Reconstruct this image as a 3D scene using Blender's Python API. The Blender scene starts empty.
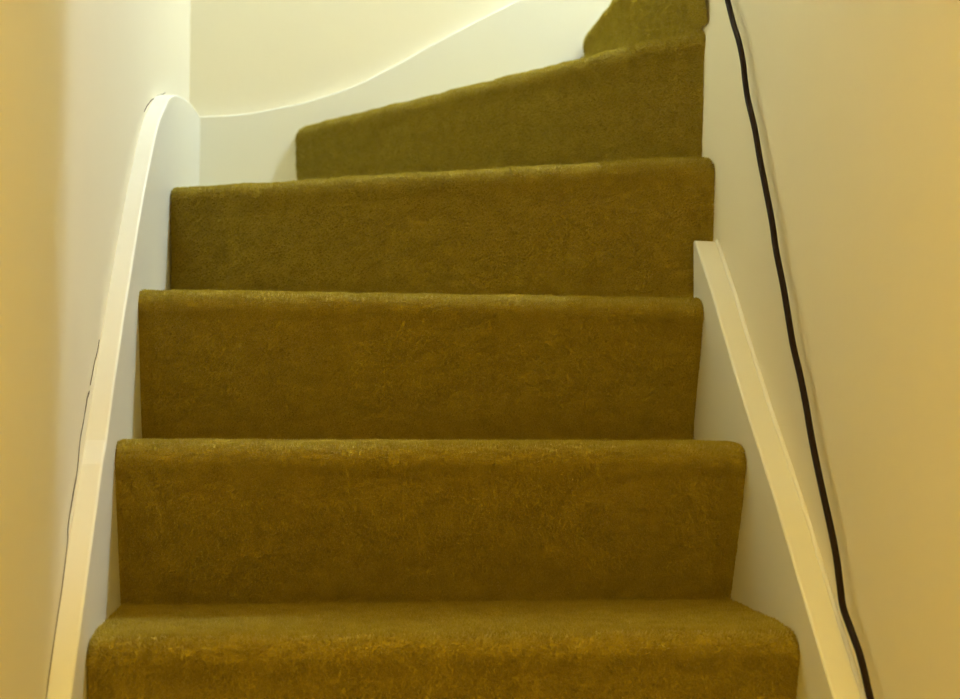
import bpy, math, random
import numpy as np
from mathutils import Vector, noise

# ------------------------------------------------------------------ camera, world, exposure
F_PX = 1450.0                      # focal length in pixels of the 960 px wide frame
CAM = Vector((-0.1549, -1.6312, 0.2428))
YAW, PITCH, ROLL = 0.11146, 0.04796, 0.00489
fwd = Vector((math.sin(YAW)*math.cos(PITCH), math.cos(YAW)*math.cos(PITCH), math.sin(PITCH)))
rgt0 = Vector((math.cos(YAW), -math.sin(YAW), 0))
up0 = rgt0.cross(fwd)
rgt = rgt0*math.cos(ROLL) + up0*math.sin(ROLL)
upv = up0*math.cos(ROLL) - rgt0*math.sin(ROLL)

sc = bpy.context.scene
col = sc.collection
cd = bpy.data.cameras.new('camera')
cam = bpy.data.objects.new('camera', cd)
col.objects.link(cam)
from mathutils import Matrix
m = Matrix((( rgt.x, upv.x, -fwd.x, CAM.x),
            ( rgt.y, upv.y, -fwd.y, CAM.y),
            ( rgt.z, upv.z, -fwd.z, CAM.z),
            (0, 0, 0, 1)))
cam.matrix_world = m
cd.sensor_fit = 'HORIZONTAL'; cd.sensor_width = 36.0
cd.lens = F_PX/960*36
cd.clip_start = 0.01
cd.dof.use_dof = True
cd.dof.focus_distance = 1.95
cd.dof.aperture_fstop = 5.6
sc.camera = cam

w = bpy.data.worlds.new('world'); sc.world = w
w.use_nodes = True
w.node_tree.nodes['Background'].inputs[0].default_value = (0.02, 0.018, 0.012, 1)
w.node_tree.nodes['Background'].inputs[1].default_value = 0.2

sc.view_settings.view_transform = 'Standard'
sc.view_settings.look = 'None'
sc.view_settings.gamma = 1.0
sc.view_settings.exposure = 0.0
sc.view_settings.use_curve_mapping = False

UP_LAMP = Vector((1.02, 0.96, 2.95));  UP_COL = (0.63, 0.75, 1.0);  UP_L = 3700.0
LOW_LAMP = Vector((0.0, -1.52, 1.18)); LOW_COL = (1.0, 0.65, 0.10); LOW_L = 134.0

# ------------------------------------------------------------------ materials
def lin(c):
    return tuple(((v/255+0.055)/1.055)**2.4 if v > 10 else v/255/12.92 for v in c)

def new_mat(name):
    mt = bpy.data.materials.new(name); mt.use_nodes = True
    nt = mt.node_tree
    return mt, nt, nt.nodes['Principled BSDF']

def paint(name, c, rough, bump=0.02, scale=60.0, var=0.04):
    mt, nt, b = new_mat(name)
    N, L = nt.nodes, nt.links
    tc = N.new('ShaderNodeTexCoord')
    n1 = N.new('ShaderNodeTexNoise'); n1.inputs['Scale'].default_value = 3.0; n1.inputs['Detail'].default_value = 4
    L.new(tc.outputs['Object'], n1.inputs['Vector'])
    mix = N.new('ShaderNodeMixRGB'); mix.blend_type = 'MIX'
    mix.inputs[1].default_value = (c[0]*(1-var), c[1]*(1-var), c[2]*(1-var*1.3), 1)
    mix.inputs[2].default_value = (min(1, c[0]*(1+var)), min(1, c[1]*(1+var)), min(1, c[2]*(1+var)), 1)
    L.new(n1.outputs['Fac'], mix.inputs[0]); L.new(mix.outputs[0], b.inputs['Base Color'])
    n2 = N.new('ShaderNodeTexNoise'); n2.inputs['Scale'].default_value = scale; n2.inputs['Detail'].default_value = 3
    L.new(tc.outputs['Object'], n2.inputs['Vector'])
    bp = N.new('ShaderNodeBump'); bp.inputs['Strength'].default_value = bump; bp.inputs['Distance'].default_value = 0.01
    L.new(n2.outputs['Fac'], bp.inputs['Height']); L.new(bp.outputs[0], b.inputs['Normal'])
    b.inputs['Roughness'].default_value = rough
    return mt

def plain(name, c, rough=0.6):
    mt, nt, b = new_mat(name)
    b.inputs['Base Color'].default_value = (*c, 1); b.inputs['Roughness'].default_value = rough
    return mt

def carpet_mat():
    mt, nt, b = new_mat('olive_brown_carpet')
    N, L = nt.nodes, nt.links
    tc = N.new('ShaderNodeTexCoord')
    n1 = N.new('ShaderNodeTexNoise'); n1.inputs['Scale'].default_value = 38.0; n1.inputs['Detail'].default_value = 6; n1.inputs['Roughness'].default_value = 0.65
    n2 = N.new('ShaderNodeTexNoise'); n2.inputs['Scale'].default_value = 420.0; n2.inputs['Detail'].default_value = 2
    L.new(tc.outputs['Object'], n1.inputs['Vector']); L.new(tc.outputs['Object'], n2.inputs['Vector'])
    add = N.new('ShaderNodeMath'); add.operation = 'ADD'
    L.new(n1.outputs['Fac'], add.inputs[0]); L.new(n2.outputs['Fac'], add.inputs[1])
    r = N.new('ShaderNodeValToRGB')
    r.color_ramp.elements[0].position = 0.36; r.color_ramp.elements[0].color = (0.36, 0.287, 0.024, 1)
    r.color_ramp.elements[1].position = 0.64; r.color_ramp.elements[1].color = (0.53, 0.427, 0.052, 1)
    ml = N.new('ShaderNodeMath'); ml.operation = 'MULTIPLY'; ml.inputs[1].default_value = 0.5
    L.new(add.outputs[0], ml.inputs[0]); L.new(ml.outputs[0], r.inputs[0])
    L.new(r.outputs[0], b.inputs['Base Color'])
    b.inputs['Roughness'].default_value = 1.0
    b.inputs['Specular IOR Level'].default_value = 0.05
    b.inputs['Sheen Weight'].default_value = 0.9
    b.inputs['Sheen Roughness'].default_value = 0.5
    b.inputs['Sheen Tint'].default_value = (1.0, 0.90, 0.60, 1)
    return mt

def fibre_mat():
    mt = CARPET.copy(); mt.name = 'carpet_fibre'
    nt = mt.node_tree; N, L = nt.nodes, nt.links
    b = N['Principled BSDF']; src = b.inputs['Base Color'].links[0].from_socket
    tr = N.new('ShaderNodeBsdfTranslucent'); L.new(src, tr.inputs[0])
    mx = N.new('ShaderNodeMixShader'); mx.inputs[0].default_value = 0.42
    L.new(b.outputs[0], mx.inputs[1]); L.new(tr.outputs[0], mx.inputs[2])
    L.new(mx.outputs[0], N['Material Output'].inputs[0])
    return mt

WALL = paint('cream_wall_paint', (0.77, 0.72, 0.525), 0.75, 0.035, 45)
GLOSS = paint('white_gloss_paint', (0.76, 0.755, 0.63), 0.42, 0.02, 30, 0.02)
CARPET = carpet_mat()
FIBRE = fibre_mat()
CRACK = plain('dark_gap', (0.09, 0.06, 0.02), 0.9)
CABLE = plain('black_cable_sheath', (0.016, 0.008, 0.003), 0.7)
CABLE.node_tree.nodes['Principled BSDF'].inputs['Specular IOR Level'].default_value = 0.15
FLOORM = paint('hall_floor', (0.30, 0.20, 0.08), 0.6)
CEILM = paint('ceiling_paint', (0.80, 0.77, 0.66), 0.9)
HOLDER = plain('white_plastic', (0.7, 0.68, 0.6), 0.4)

def glow(name, c, s):
    mt, nt, b = new_mat(name)
    nt.nodes.remove(b)
    e = nt.nodes.new('ShaderNodeEmission'); e.inputs[0].default_value = (*c, 1); e.inputs[1].default_value = s
    nt.links.new(e.outputs[0], nt.nodes['Material Output'].inputs[0])
    return mt

# ------------------------------------------------------------------ mesh helpers
def mesh_obj(name, verts, faces, mat, parent=None, smooth=True):
    me = bpy.data.meshes.new(name)
    me.from_pydata([tuple(v) for v in verts], [], faces)
    me.update()
    if smooth:
        me.polygons.foreach_set('use_smooth', [True]*len(me.polygons))
    me.materials.append(mat)
    o = bpy.data.objects.new(name, me); col.objects.link(o)
    if parent: o.parent = parent
    return o

def tag(o, label=None, cat=None, kind=None, group=None):
    if label: o['label'] = label
    if cat: o['category'] = cat
    if kind: o['kind'] = kind
    if group: o['group'] = group
    return o

def box(name, lo, hi, mat, parent=None):
    x0, y0, z0 = lo; x1, y1, z1 = hi
    v = [(x0,y0,z0),(x1,y0,z0),(x1,y1,z0),(x0,y1,z0),(x0,y0,z1),(x1,y0,z1),(x1,y1,z1),(x0,y1,z1)]
    f = [(0,3,2,1),(4,5,6,7),(0,1,5,4),(1,2,6,5),(2,3,7,6),(3,0,4,7)]
    return mesh_obj(name, v, f, mat, parent, False)

def tube(name, pts, r, mat, parent=None, sides=10):
    V, Fc = [], []
    n = len(pts)
    for i, p in enumerate(pts):
        t = (pts[min(i+1, n-1)] - pts[max(i-1, 0)]).normalized()
        a = t.cross(Vector((1, 0, 0)))
        if a.length < 1e-3: a = t.cross(Vector((0, 1, 0)))
        a.normalize(); b = t.cross(a)
        rr = r[i] if isinstance(r, (list, tuple)) else r
        for k in range(sides):
            th = 2*math.pi*k/sides
            V.append(p + a*math.cos(th)*rr + b*math.sin(th)*rr)
    for i in range(n-1):
        for k in range(sides):
            k2 = (k+1) % sides
            Fc.append((i*sides+k, i*sides+k2, (i+1)*sides+k2, (i+1)*sides+k))
    Fc.append(tuple(range(sides))[::-1]); Fc.append(tuple((n-1)*sides+k for k in range(sides)))
    return mesh_obj(name, V, Fc, mat, parent)

def on_plane_x(px, py, x):
    d = fwd + rgt*((px-480)/F_PX) + upv*((349.5-py)/F_PX)
    return CAM + d*((x-CAM.x)/d.x)

def catmull(pts, n=10):
    out = []
    P = [pts[0]*2-pts[1]] + list(pts) + [pts[-1]*2-pts[-2]]
    for i in range(1, len(P)-2):
        for k in range(n):
            t = k/n
            a, b, c, d = P[i-1], P[i], P[i+1], P[i+2]
            out.append(0.5*((2*b)+(c-a)*t+(2*a-5*b+4*c-d)*t*t+(3*b-a-3*c+d)*t**3))
    out.append(P[-2].copy())
    return out

# ------------------------------------------------------------------ stair dimensions (metres)
W2 = 0.40            # half the clear width between the string boards
XL, XR = -0.428, 0.435
YB = 1.405           # face of the string board on the back wall
RISE, GOING, OVER = 0.2128, 0.2076, 0.060
YC = 0.555            # corner where the inner wall turns into the upper flight
FLOOR_Z = -5*RISE
TOP_Z = 8*RISE
CEIL_Z = 3.9
HALL_Z = 1.40         # ceiling over the foot of the stairs

# ------------------------------------------------------------------ the setting
tag(box('wall_left', (XL-0.12, -3.4, FLOOR_Z-0.1), (XL, YB+0.14, CEIL_Z), WALL), kind='structure')
tag(box('wall_back', (XL, YB+0.022, FLOOR_Z-0.1), (3.0, YB+0.14, CEIL_Z), WALL), kind='structure')
tag(box('wall_right', (XR, -3.4, FLOOR_Z-0.1), (XR+0.10, YC, CEIL_Z), WALL), kind='structure')
tag(box('wall_upper_flight', (XR+0.10, YC-0.10, FLOOR_Z-0.1), (3.0, YC, CEIL_Z), WALL), kind='structure')
tag(box('wall_landing', (3.0, YC-0.10, FLOOR_Z-0.1), (3.12, YB+0.14, CEIL_Z), WALL), kind='structure')
tag(box('wall_front', (XL-0.12, -3.52, FLOOR_Z-0.1), (XR+0.10, -3.4, CEIL_Z), WALL), kind='structure')
tag(box('floor', (XL, -3.4, FLOOR_Z-0.1), (XR, -0.75, FLOOR_Z), FLOORM), kind='structure')
tag(box('ceiling_hall', (XL, -3.4, HALL_Z), (XR, -0.62, HALL_Z+0.3), CEILM), kind='structure')
tag(box('ceiling', (XL-0.12, -3.52, CEIL_Z), (3.12, YB+0.14, CEIL_Z+0.1), CEILM), kind='structure')

# ------------------------------------------------------------------ staircase
stair = bpy.data.objects.new('staircase', None); col.objects.link(stair)
stair.location = (0, -0.8, FLOOR_Z)
tag(stair, 'narrow carpeted staircase with white painted string boards, winding to the right', 'staircase')
bpy.context.view_layer.update()

def own(o):
    o.parent = stair
    o.matrix_parent_inverse = stair.matrix_world.inverted()
    return o

rng = random.Random(7)
R_N = 0.021          # carpeted nosing radius

def profile(z, over):
    """(back offset d, height) from the riser's foot up over the nosing; d = 0 is the foremost point"""
    pr = []
    for i in range(15):                                  # riser
        t = i/15
        pr.append((over*(1-t)**1.15*1.0 + 0.004*t, z-RISE + t*(RISE-0.03)))
    riser_n = len(pr)
    for i in range(13):                                  # round nosing
        a = -0.35 + (math.pi/2+0.35)*i/12
        pr.append((R_N - R_N*math.cos(a), z-R_N + R_N*math.sin(a)))
    return pr, riser_n

nrng = np.random.default_rng(7)
def fibres(rows, nu, density, length):
    """short leaning tufts over a grid of rows; returns (3n, 3) corner points, one triangle each"""
    P = np.array([[tuple(v) for v in r] for r in rows])
    a, b, c, d = P[:-1, :-1], P[:-1, 1:], P[1:, 1:], P[1:, :-1]
    n = np.cross(c-a, d-b).reshape(-1, 3)
    ln_ = np.linalg.norm(n, axis=1); area = ln_/2
    n = n/np.maximum(ln_, 1e-12)[:, None]
    dens = np.repeat(np.broadcast_to(density, len(rows)-1), nu)
    cnt = nrng.poisson(area*dens)
    idx = np.repeat(np.arange(len(cnt)), cnt); m_ = len(idx)
    a, b, c, d = (q.reshape(-1, 3)[idx] for q in (a, b, c, d)); n = n[idx]
    u, v = nrng.random((m_, 1)), nrng.random((m_, 1))
    p = a*(1-u)*(1-v) + b*u*(1-v) + c*u*v + d*(1-u)*v
    t = nrng.normal(size=(m_, 3)); t -= n*(t*n).sum(1)[:, None]
    t /= np.maximum(np.linalg.norm(t, axis=1), 1e-9)[:, None]
    tip = p + n*length*nrng.uniform(.6, 1.05, (m_, 1)) + t*length*nrng.uniform(0, .75, (m_, 1))
    tip[:, 2] -= length*.12
    s_ = np.cross(n, t)*0.00062
    return np.stack([p-s_, p+s_, tip], 1).reshape(-1, 3)

def step(z, L, Rr, backL, backR, over=OVER, roundL=0.010, roundR=0.012, fine=True, extra=None, label=None, dzL=0.0, dzR=0.0, wallL='x'):
    """one carpeted step: nosing line L -> Rr, tread running back to backL -> backR"""
    L, Rr = Vector((L[0], L[1], 0)), Vector((Rr[0], Rr[1], 0))
    d = (Rr-L); ln = d.length; d.normalize()
    nb = Vector((-d.y, d.x, 0))                          # pointing back, away from the climber
    bl, br = Vector((backL[0], backL[1], 0)), Vector((backR[0], backR[1], 0))
    pr, rn = profile(z, over)
    # how far each end slides along the nosing line to stay on its string board or wall
    tauL = -nb.x/d.x if wallL == 'x' else -nb.y/d.y
    tauR = -nb.x/d.x if abs(d.x) > 0.3 else 0.0
    nu = 150 if fine else 12
    # tighter columns at both ends so the rounded ends resolve
    us = [0.5-0.5*math.cos(math.pi*i/nu) for i in range(nu+1)]
    us = [0.35*a + 0.65*i/nu for i, a in enumerate(us)]
    nt_ = 24 if fine else 3
    rowsR, rowsT = [], []
    def drop(u):
        s = u*ln; dz = 0.0
        for dist, R in ((s, roundL), (ln-s, roundR)):
            if dist < R:
                dz = max(dz, R-math.sqrt(max(0, R*R-(R-dist)**2)))
        return dz
    def jitter(p):
        if not fine: return p
        q = p*26.0
        a = noise.noise(q)*0.0022 + noise.noise(p*90.0)*0.0013 + noise.noise(p*260.0)*0.0008
        return a
    for j, (off, h) in enumerate(pr):
        row = []
        for u in us:
            p = L + d*(u*ln)
            w_ = max(0.0, (h-(z-0.06))/0.06)             # the end rounding only touches the nosing
            hh = h - drop(u)*w_
            # near the ends the roll also pulls back a little
            oo = off + drop(u)*0.5*w_
            P = Vector((p.x, p.y, hh + (dzL*(1-u)+dzR*u)*w_)) + nb*oo + d*(oo*(tauL*(1-u)+tauR*u))
            a = jitter(P) if fine else 0
            if fine: P = P - nb*a + Vector((0, 0, a*0.8*(w_ > 0.6)))
            # keep the ends exactly on the string boards
            row.append(P)
        (rowsR if j < rn else rowsT).append(row)
    rowsR.append([v.copy() for v in rowsT[0]])
    last = rowsT[-1]
    for j in range(1, nt_+1):
        t = (j/nt_)**1.6
        row = []
        for i, u in enumerate(us):
            tgt = bl + (br-bl)*u
            P0 = last[i]
            P = Vector((P0.x+(tgt.x-P0.x)*t, P0.y+(tgt.y-P0.y)*t, P0.z + (z+dzL*(1-u)+dzR*u-P0.z)*min(1, t*6)))
            if fine: P.z += (noise.noise(P*26)*0.0015 + noise.noise(P*90)*0.001)*min(1, t*6)
            row.append(P)
        rowsT.append(row)
    def build(name, rows, parent, dens, length, more=None):
        V, Fc = [], []
        n = nu+1
        for r_ in rows: V += r_
        for j in range(len(rows)-1):
            for i in range(nu):
                Fc.append((j*n+i, j*n+i+1, (j+1)*n+i+1, (j+1)*n+i))
        nq = len(Fc)
        if more:
            i0 = len(V); V += [Vector((x, y, z+dzL-0.004)) for x, y in more]
            Fc.append(tuple(range(i0, i0+len(more))))
        o = mesh_obj(name, V, Fc, CARPET, parent)
        if fine:                                         # append the tufts to the same mesh
            me = o.data
            fb = fibres(rows, nu, dens, length); nf = len(fb)//3
            v0, l0, p0 = len(me.vertices), len(me.loops), len(me.polygons)
            me.vertices.add(len(fb)); me.loops.add(len(fb)); me.polygons.add(nf)
            co = np.empty((v0+len(fb))*3); me.vertices.foreach_get('co', co); co[v0*3:] = fb.ravel()
            me.vertices.foreach_set('co', co)
            vi = np.empty(l0+len(fb), dtype=np.int32); me.loops.foreach_get('vertex_index', vi)
            vi[l0:] = np.arange(v0, v0+len(fb)); me.loops.foreach_set('vertex_index', vi)
            ls = np.empty(p0+nf, dtype=np.int32); me.polygons.foreach_get('loop_start', ls)
            ls[p0:] = l0 + 3*np.arange(nf); me.polygons.foreach_set('loop_start', ls)
            me.materials.append(FIBRE)
            mi = np.zeros(p0+nf, dtype=np.int32); mi[p0:] = 1
            me.polygons.foreach_set('material_index', mi)
            me.update(calc_edges=True); me.validate()
        return o
    dT = np.full(len(rowsT)-1, 700000.0)
    if z > 0.05: dT[len(rowsT)-1-nt_+12:] = 40000.0      # the backs of the higher treads lie above eye level
    t = own(build('carpeted_step', rowsT, None, dT, 0.0052, extra))
    r_ = build('riser', rowsR, None, 700000.0, 0.0048)
    r_.parent = t
    r_.matrix_parent_inverse = t.matrix_world.inverted()
    if label: t['label'] = label
    return t

def line_back(L, Rr, o):
    L, Rr = Vector((L[0], L[1])), Vector((Rr[0], Rr[1]))
    d = (Rr-L).normalized(); nb = Vector((-d.y, d.x))*(o+0.004)
    return (L+nb, Rr+nb)

nos = {}
for k in range(-4, 3):
    nos[k] = ((-W2-0.003, k*GOING), (W2, k*GOING))
nos[0] = ((-W2-0.001, 0), (W2, 0))
nos[1] = ((-W2-0.003, GOING), (W2+0.001, GOING))
nos[2] = ((-W2-0.005, 2*GOING), (W2+0.001, 2*GOING))
nos[3] = ((-W2-0.001, 0.820), (XR, 0.476))
nos[4] = ((-0.210, YB), (XR, 0.529))
nos[5] = ((0.404, YB), (0.412, 0.507))
for k in (6, 7, 8):
    nos[k] = ((0.404+(k-5)*0.23, YB), (0.412+(k-5)*0.23, YC))
over = {k: OVER for k in nos}; over[1] = 0.078; over[2] = 0.068; over[3] = 0.024; over[4] = 0.015; over[5] = 0.02
for k in range(-4, 8):
    L, Rr = nos[k]
    b = line_back(*nos[k+1], over[k+1])
    kw = {}
    if k == 3:
        kw = dict(extra=[(-W2-0.004, 0.84), (-0.15, YB), (-W2-0.004, YB)], roundL=0.006, roundR=0.014, dzL=-0.012, dzR=0.002,
                  label='tapering first winder step, wider at the left string board')
    if k == 4:
        kw = dict(roundL=0.022, roundR=0.0, wallL='y', label='kite-shaped second winder step running into the back corner')
    if k == 5:
        kw = dict(roundL=0.03, roundR=0.004, wallL='y', label='topmost winder step, cut off by the upper edge of the photo')
    if k == 2: kw = dict(roundL=0.004, roundR=0.007, dzL=-0.007, dzR=-0.007)
    if k == 1: kw = dict(roundL=0.005, dzL=-0.002, dzR=-0.002)
    if k > 5: kw = dict(wallL='y')
    step(k*RISE, L, Rr, tuple(b[0]), tuple(b[1]), over=over[k], fine=(0 <= k <= 5), **kw)
# the landing the upper flight reaches
own(box('landing_floor', (nos[8][0][0], YC, TOP_Z-0.15), (3.0, YB+0.022, TOP_Z), CARPET))

def board(name, prof, x0, x1, bottom, axis='x', skew=0.0):
    """a string board: profile of its top edge [(along, z)], from x0 to x1 across, down to bottom(along)"""
    V, Fc = [], []
    n = len(prof)
    for (s, z) in prof:
        zb = bottom(s)
        for c, zz in ((x0, zb), (x1, zb), (x1, z), (x0, z)):
            if skew and s == prof[-1][0] and c == x1: V.append(Vector((c, s+skew, zz))); continue
            V.append(Vector((c, s, zz)) if axis == 'x' else Vector((s, c, zz)))
    for i in range(n-1):
        for k in range(4):
            k2 = (k+1) % 4
            Fc.append((i*4+k, i*4+k2, (i+1)*4+k2, (i+1)*4+k))
    Fc.append((3, 2, 1, 0)); Fc.append(tuple((n-1)*4+k for k in range(4)))
    o = own(mesh_obj(name, V, Fc, GLOSS, None, False))
    bv = o.modifiers.new('edge', 'BEVEL'); bv.width = 0.003; bv.segments = 3; bv.limit_method = 'ANGLE'; bv.angle_limit = math.radians(50)
    return o

def dense(pts, n=8):
    return [(p.x, p.y) for p in catmull([Vector((a, b, 0)) for a, b in pts], n)]

low = lambda s: min(0.35, max(FLOOR_Z, s*RISE/GOING - 0.42))
# left board, easing into the corner
XF = -W2-0.003
pts_of = lambda pix: [(p.y, p.z) for p in (on_plane_x(a, b, XF) for a, b in pix)]
edge = pts_of([(71, 699), (84, 604), (95.2, 520), (103, 464), (107, 440), (113, 395), (121, 340), (127, 300), (133, 262), (139, 225),
               (145, 190), (150, 165), (155, 140), (160, 120), (166, 106)])
pl = [(-0.95, edge[0][1]+(-0.95-edge[0][0])*1.03), (-0.5, edge[0][1]+(-0.5-edge[0][0])*1.03)] + edge[:4] + \
     dense(edge[4:] + [(0.81, 0.778), (0.97, 0.815), (1.2, 0.850), (YB+0.022, 0.868)], 5)
board('string_board', pl, XL-0.002, XF, low)
# back board with its swept top edge
pb = dense([(-0.42, 0.868), (-0.34, 0.874), (-0.28, 0.8837), (-0.1975, 0.903), (-0.156, 0.917), (-0.1038, 0.9355), (-0.0515, 0.9605), (0.001, 0.990),
            (0.0537, 1.0217), (0.16, 1.0834), (0.261, 1.139), (0.45, 1.25), (0.9, 1.66), (1.3, 1.93), (3.0, 1.95)], 6)
board('string_board', pb, YB, YB+0.024, lambda s: 0.3 if s < 0.5 else 0.6, 'y')
# right board, stopping against the first winder
pr_ = [(-0.95, -0.95*1.0+0.055), (-0.5, -0.446), (-0.1092, -0.0558), (0.0, 0.0525), (0.0938, 0.1496), (0.2088, 0.2563), (0.2816, 0.3285), (0.3708, 0.4215), (0.452, 0.4985), (0.462, 0.508), (0.474, 0.511)]
board('string_board', pr_, W2, XR+0.002, low, skew=0.024)

# caulk bead where the right board meets the wall
own(tube('caulk_bead', [Vector((XR-0.001, s, z+0.001)) for s, z in pr_[1:-1]], 0.0035, GLOSS))

# ragged dark gap between the left board and the wall plaster
def crack(pix, w0, parent):
    pts = catmull([on_plane_x(px, py, XL+0.0004) for px, py in pix], 14)
    V, Fc = [], []
    for i, p in enumerate(pts):
        t = (pts[min(i+1, len(pts)-1)]-pts[max(i-1, 0)]).normalized()
        s = t.cross(Vector((1, 0, 0)))
        wv = w0*(0.55+0.45*noise.noise(p*45)+0.8*max(0, noise.noise(p*24)-0.25))
        wv = max(0.0002, wv)
        q = p + s*noise.noise(p*30)*0.0016
        V += [q-s*wv, q+s*wv, q+s*wv+Vector((0.0006, 0, 0)), q-s*wv+Vector((0.0006, 0, 0))]
    for i in range(len(pts)-1):
        for k in range(4):
            k2 = (k+1) % 4
            Fc.append((i*4+k, i*4+k2, (i+1)*4+k2, (i+1)*4+k))
    return mesh_obj('paint_crack', V, Fc, CRACK, parent)
wl = bpy.data.objects['wall_left']
crack([(45, 705), (51, 660), (58, 612), (62, 585), (67, 545), (68, 525), (72, 500), (77, 470), (80, 440), (84, 418)], 0.0014, wl)
crack([(84, 418), (86, 405), (87, 398), (89, 392)], 0.0016, wl)
crack([(90, 385), (94, 365), (97.5, 350), (99, 340)], 0.0009, wl)
crack([(144, 112), (149, 103), (156, 97), (165, 93)], 0.0013, wl)

# ------------------------------------------------------------------ black cable down the right wall
pix = [(727, -2), (733, 22), (739, 42), (743, 62), (745, 80), (748, 100), (755, 130), (760, 160), (765, 185), (772, 222), (776, 250), (783, 285),
       (788, 315), (793, 345), (800, 375), (806, 405), (811, 435), (819, 475), (829, 520), (836, 555), (840, 585), (843, 607), (851, 630),
       (859, 652), (865, 675), (870, 697)]
cp = [on_plane_x(px, py, XR-0.013) for px, py in pix]
topc, botc = cp[0], cp[-1]
tg = (cp[0]-cp[3]).normalized()
c1 = topc+tg*0.12
cp = [Vector((c1.x, c1.y+0.03, c1.z+h)) for h in (1.2, 0.9, 0.6, 0.3)] + [Vector((c1.x, c1.y+0.02, c1.z+0.1)), c1, topc+tg*0.06] + cp + \
     [Vector((XR-0.013, botc.y-0.06, botc.z-0.08)), Vector((XR-0.012, botc.y-0.25, botc.z-0.30)), Vector((XR-0.010, botc.y-0.8, FLOOR_Z+0.03))]
cab = tube('electric_cable', catmull(cp, 6), 0.0040, CABLE, None, 12)
tag(cab, 'black electric cable hanging loosely down the cream right wall', 'cable')

# ------------------------------------------------------------------ the two lamps that light the stairwell
def lamp(loc, colr, strength, label, drum=False):
    CEIL_Z = HALL_Z if drum else globals()['CEIL_Z']
    e = bpy.data.objects.new('pendant_lamp', None); col.objects.link(e)
    e.location = (loc.x, loc.y, CEIL_Z); tag(e, label, 'lamp')
    bpy.context.view_layer.update()
    inv = e.matrix_world.inverted()
    parts = [tube('ceiling_rose', [Vector((loc.x, loc.y, CEIL_Z)), Vector((loc.x, loc.y, CEIL_Z-0.02)), Vector((loc.x, loc.y, CEIL_Z-0.035))], [0.045, 0.042, 0.01], HOLDER, None, 20),
             tube('flex', [Vector((loc.x, loc.y, CEIL_Z-0.03)), Vector((loc.x, loc.y, loc.z+0.11))], 0.004, HOLDER, None, 8),
             tube('bulb_holder', [Vector((loc.x, loc.y, loc.z+0.12)), Vector((loc.x, loc.y, loc.z+0.10)), Vector((loc.x, loc.y, loc.z+0.05))], [0.012, 0.018, 0.018], HOLDER, None, 16)]
    prof = [(0.016, 0.055), (0.02, 0.04), (0.034, 0.018), (0.040, 0.0), (0.037, -0.016), (0.026, -0.031), (0.012, -0.039), (0.001, -0.041)]
    V, Fc = [], []
    for r_, h in prof:
        for k in range(16):
            V.append(Vector((loc.x+r_*math.cos(k*math.pi/8), loc.y+r_*math.sin(k*math.pi/8), loc.z+h)))
    for j in range(len(prof)-1):
        for k in range(16):
            Fc.append((j*16+k, (j+1)*16+k, (j+1)*16+(k+1) % 16, j*16+(k+1) % 16))
    if drum:                                             # opaque drum shade with a glowing diffuser underneath
        parts.append(tube('drum_shade', [Vector((loc.x, loc.y, loc.z+h)) for h in (0.10, 0.098, 0.0, 0.0)], [0.03, 0.14, 0.14, 0.128], HOLDER, None, 32))
        parts.append(tube('diffuser', [Vector((loc.x, loc.y, loc.z-h)) for h in (0.001, 0.006)], [0.128, 0.122], glow('lit_diffuser', colr, strength), None, 32))
    else:
        parts.append(mesh_obj('bulb', V, Fc, glow('lit_bulb', colr, strength)))
    for p in parts:
        p.parent = e; p.matrix_parent_inverse = inv
lamp(UP_LAMP, UP_COL, UP_L, 'bare white pendant bulb over the upper flight, around the corner')
lamp(LOW_LAMP, LOW_COL, LOW_L, 'warm drum pendant with glowing diffuser hanging over the lower steps', True)
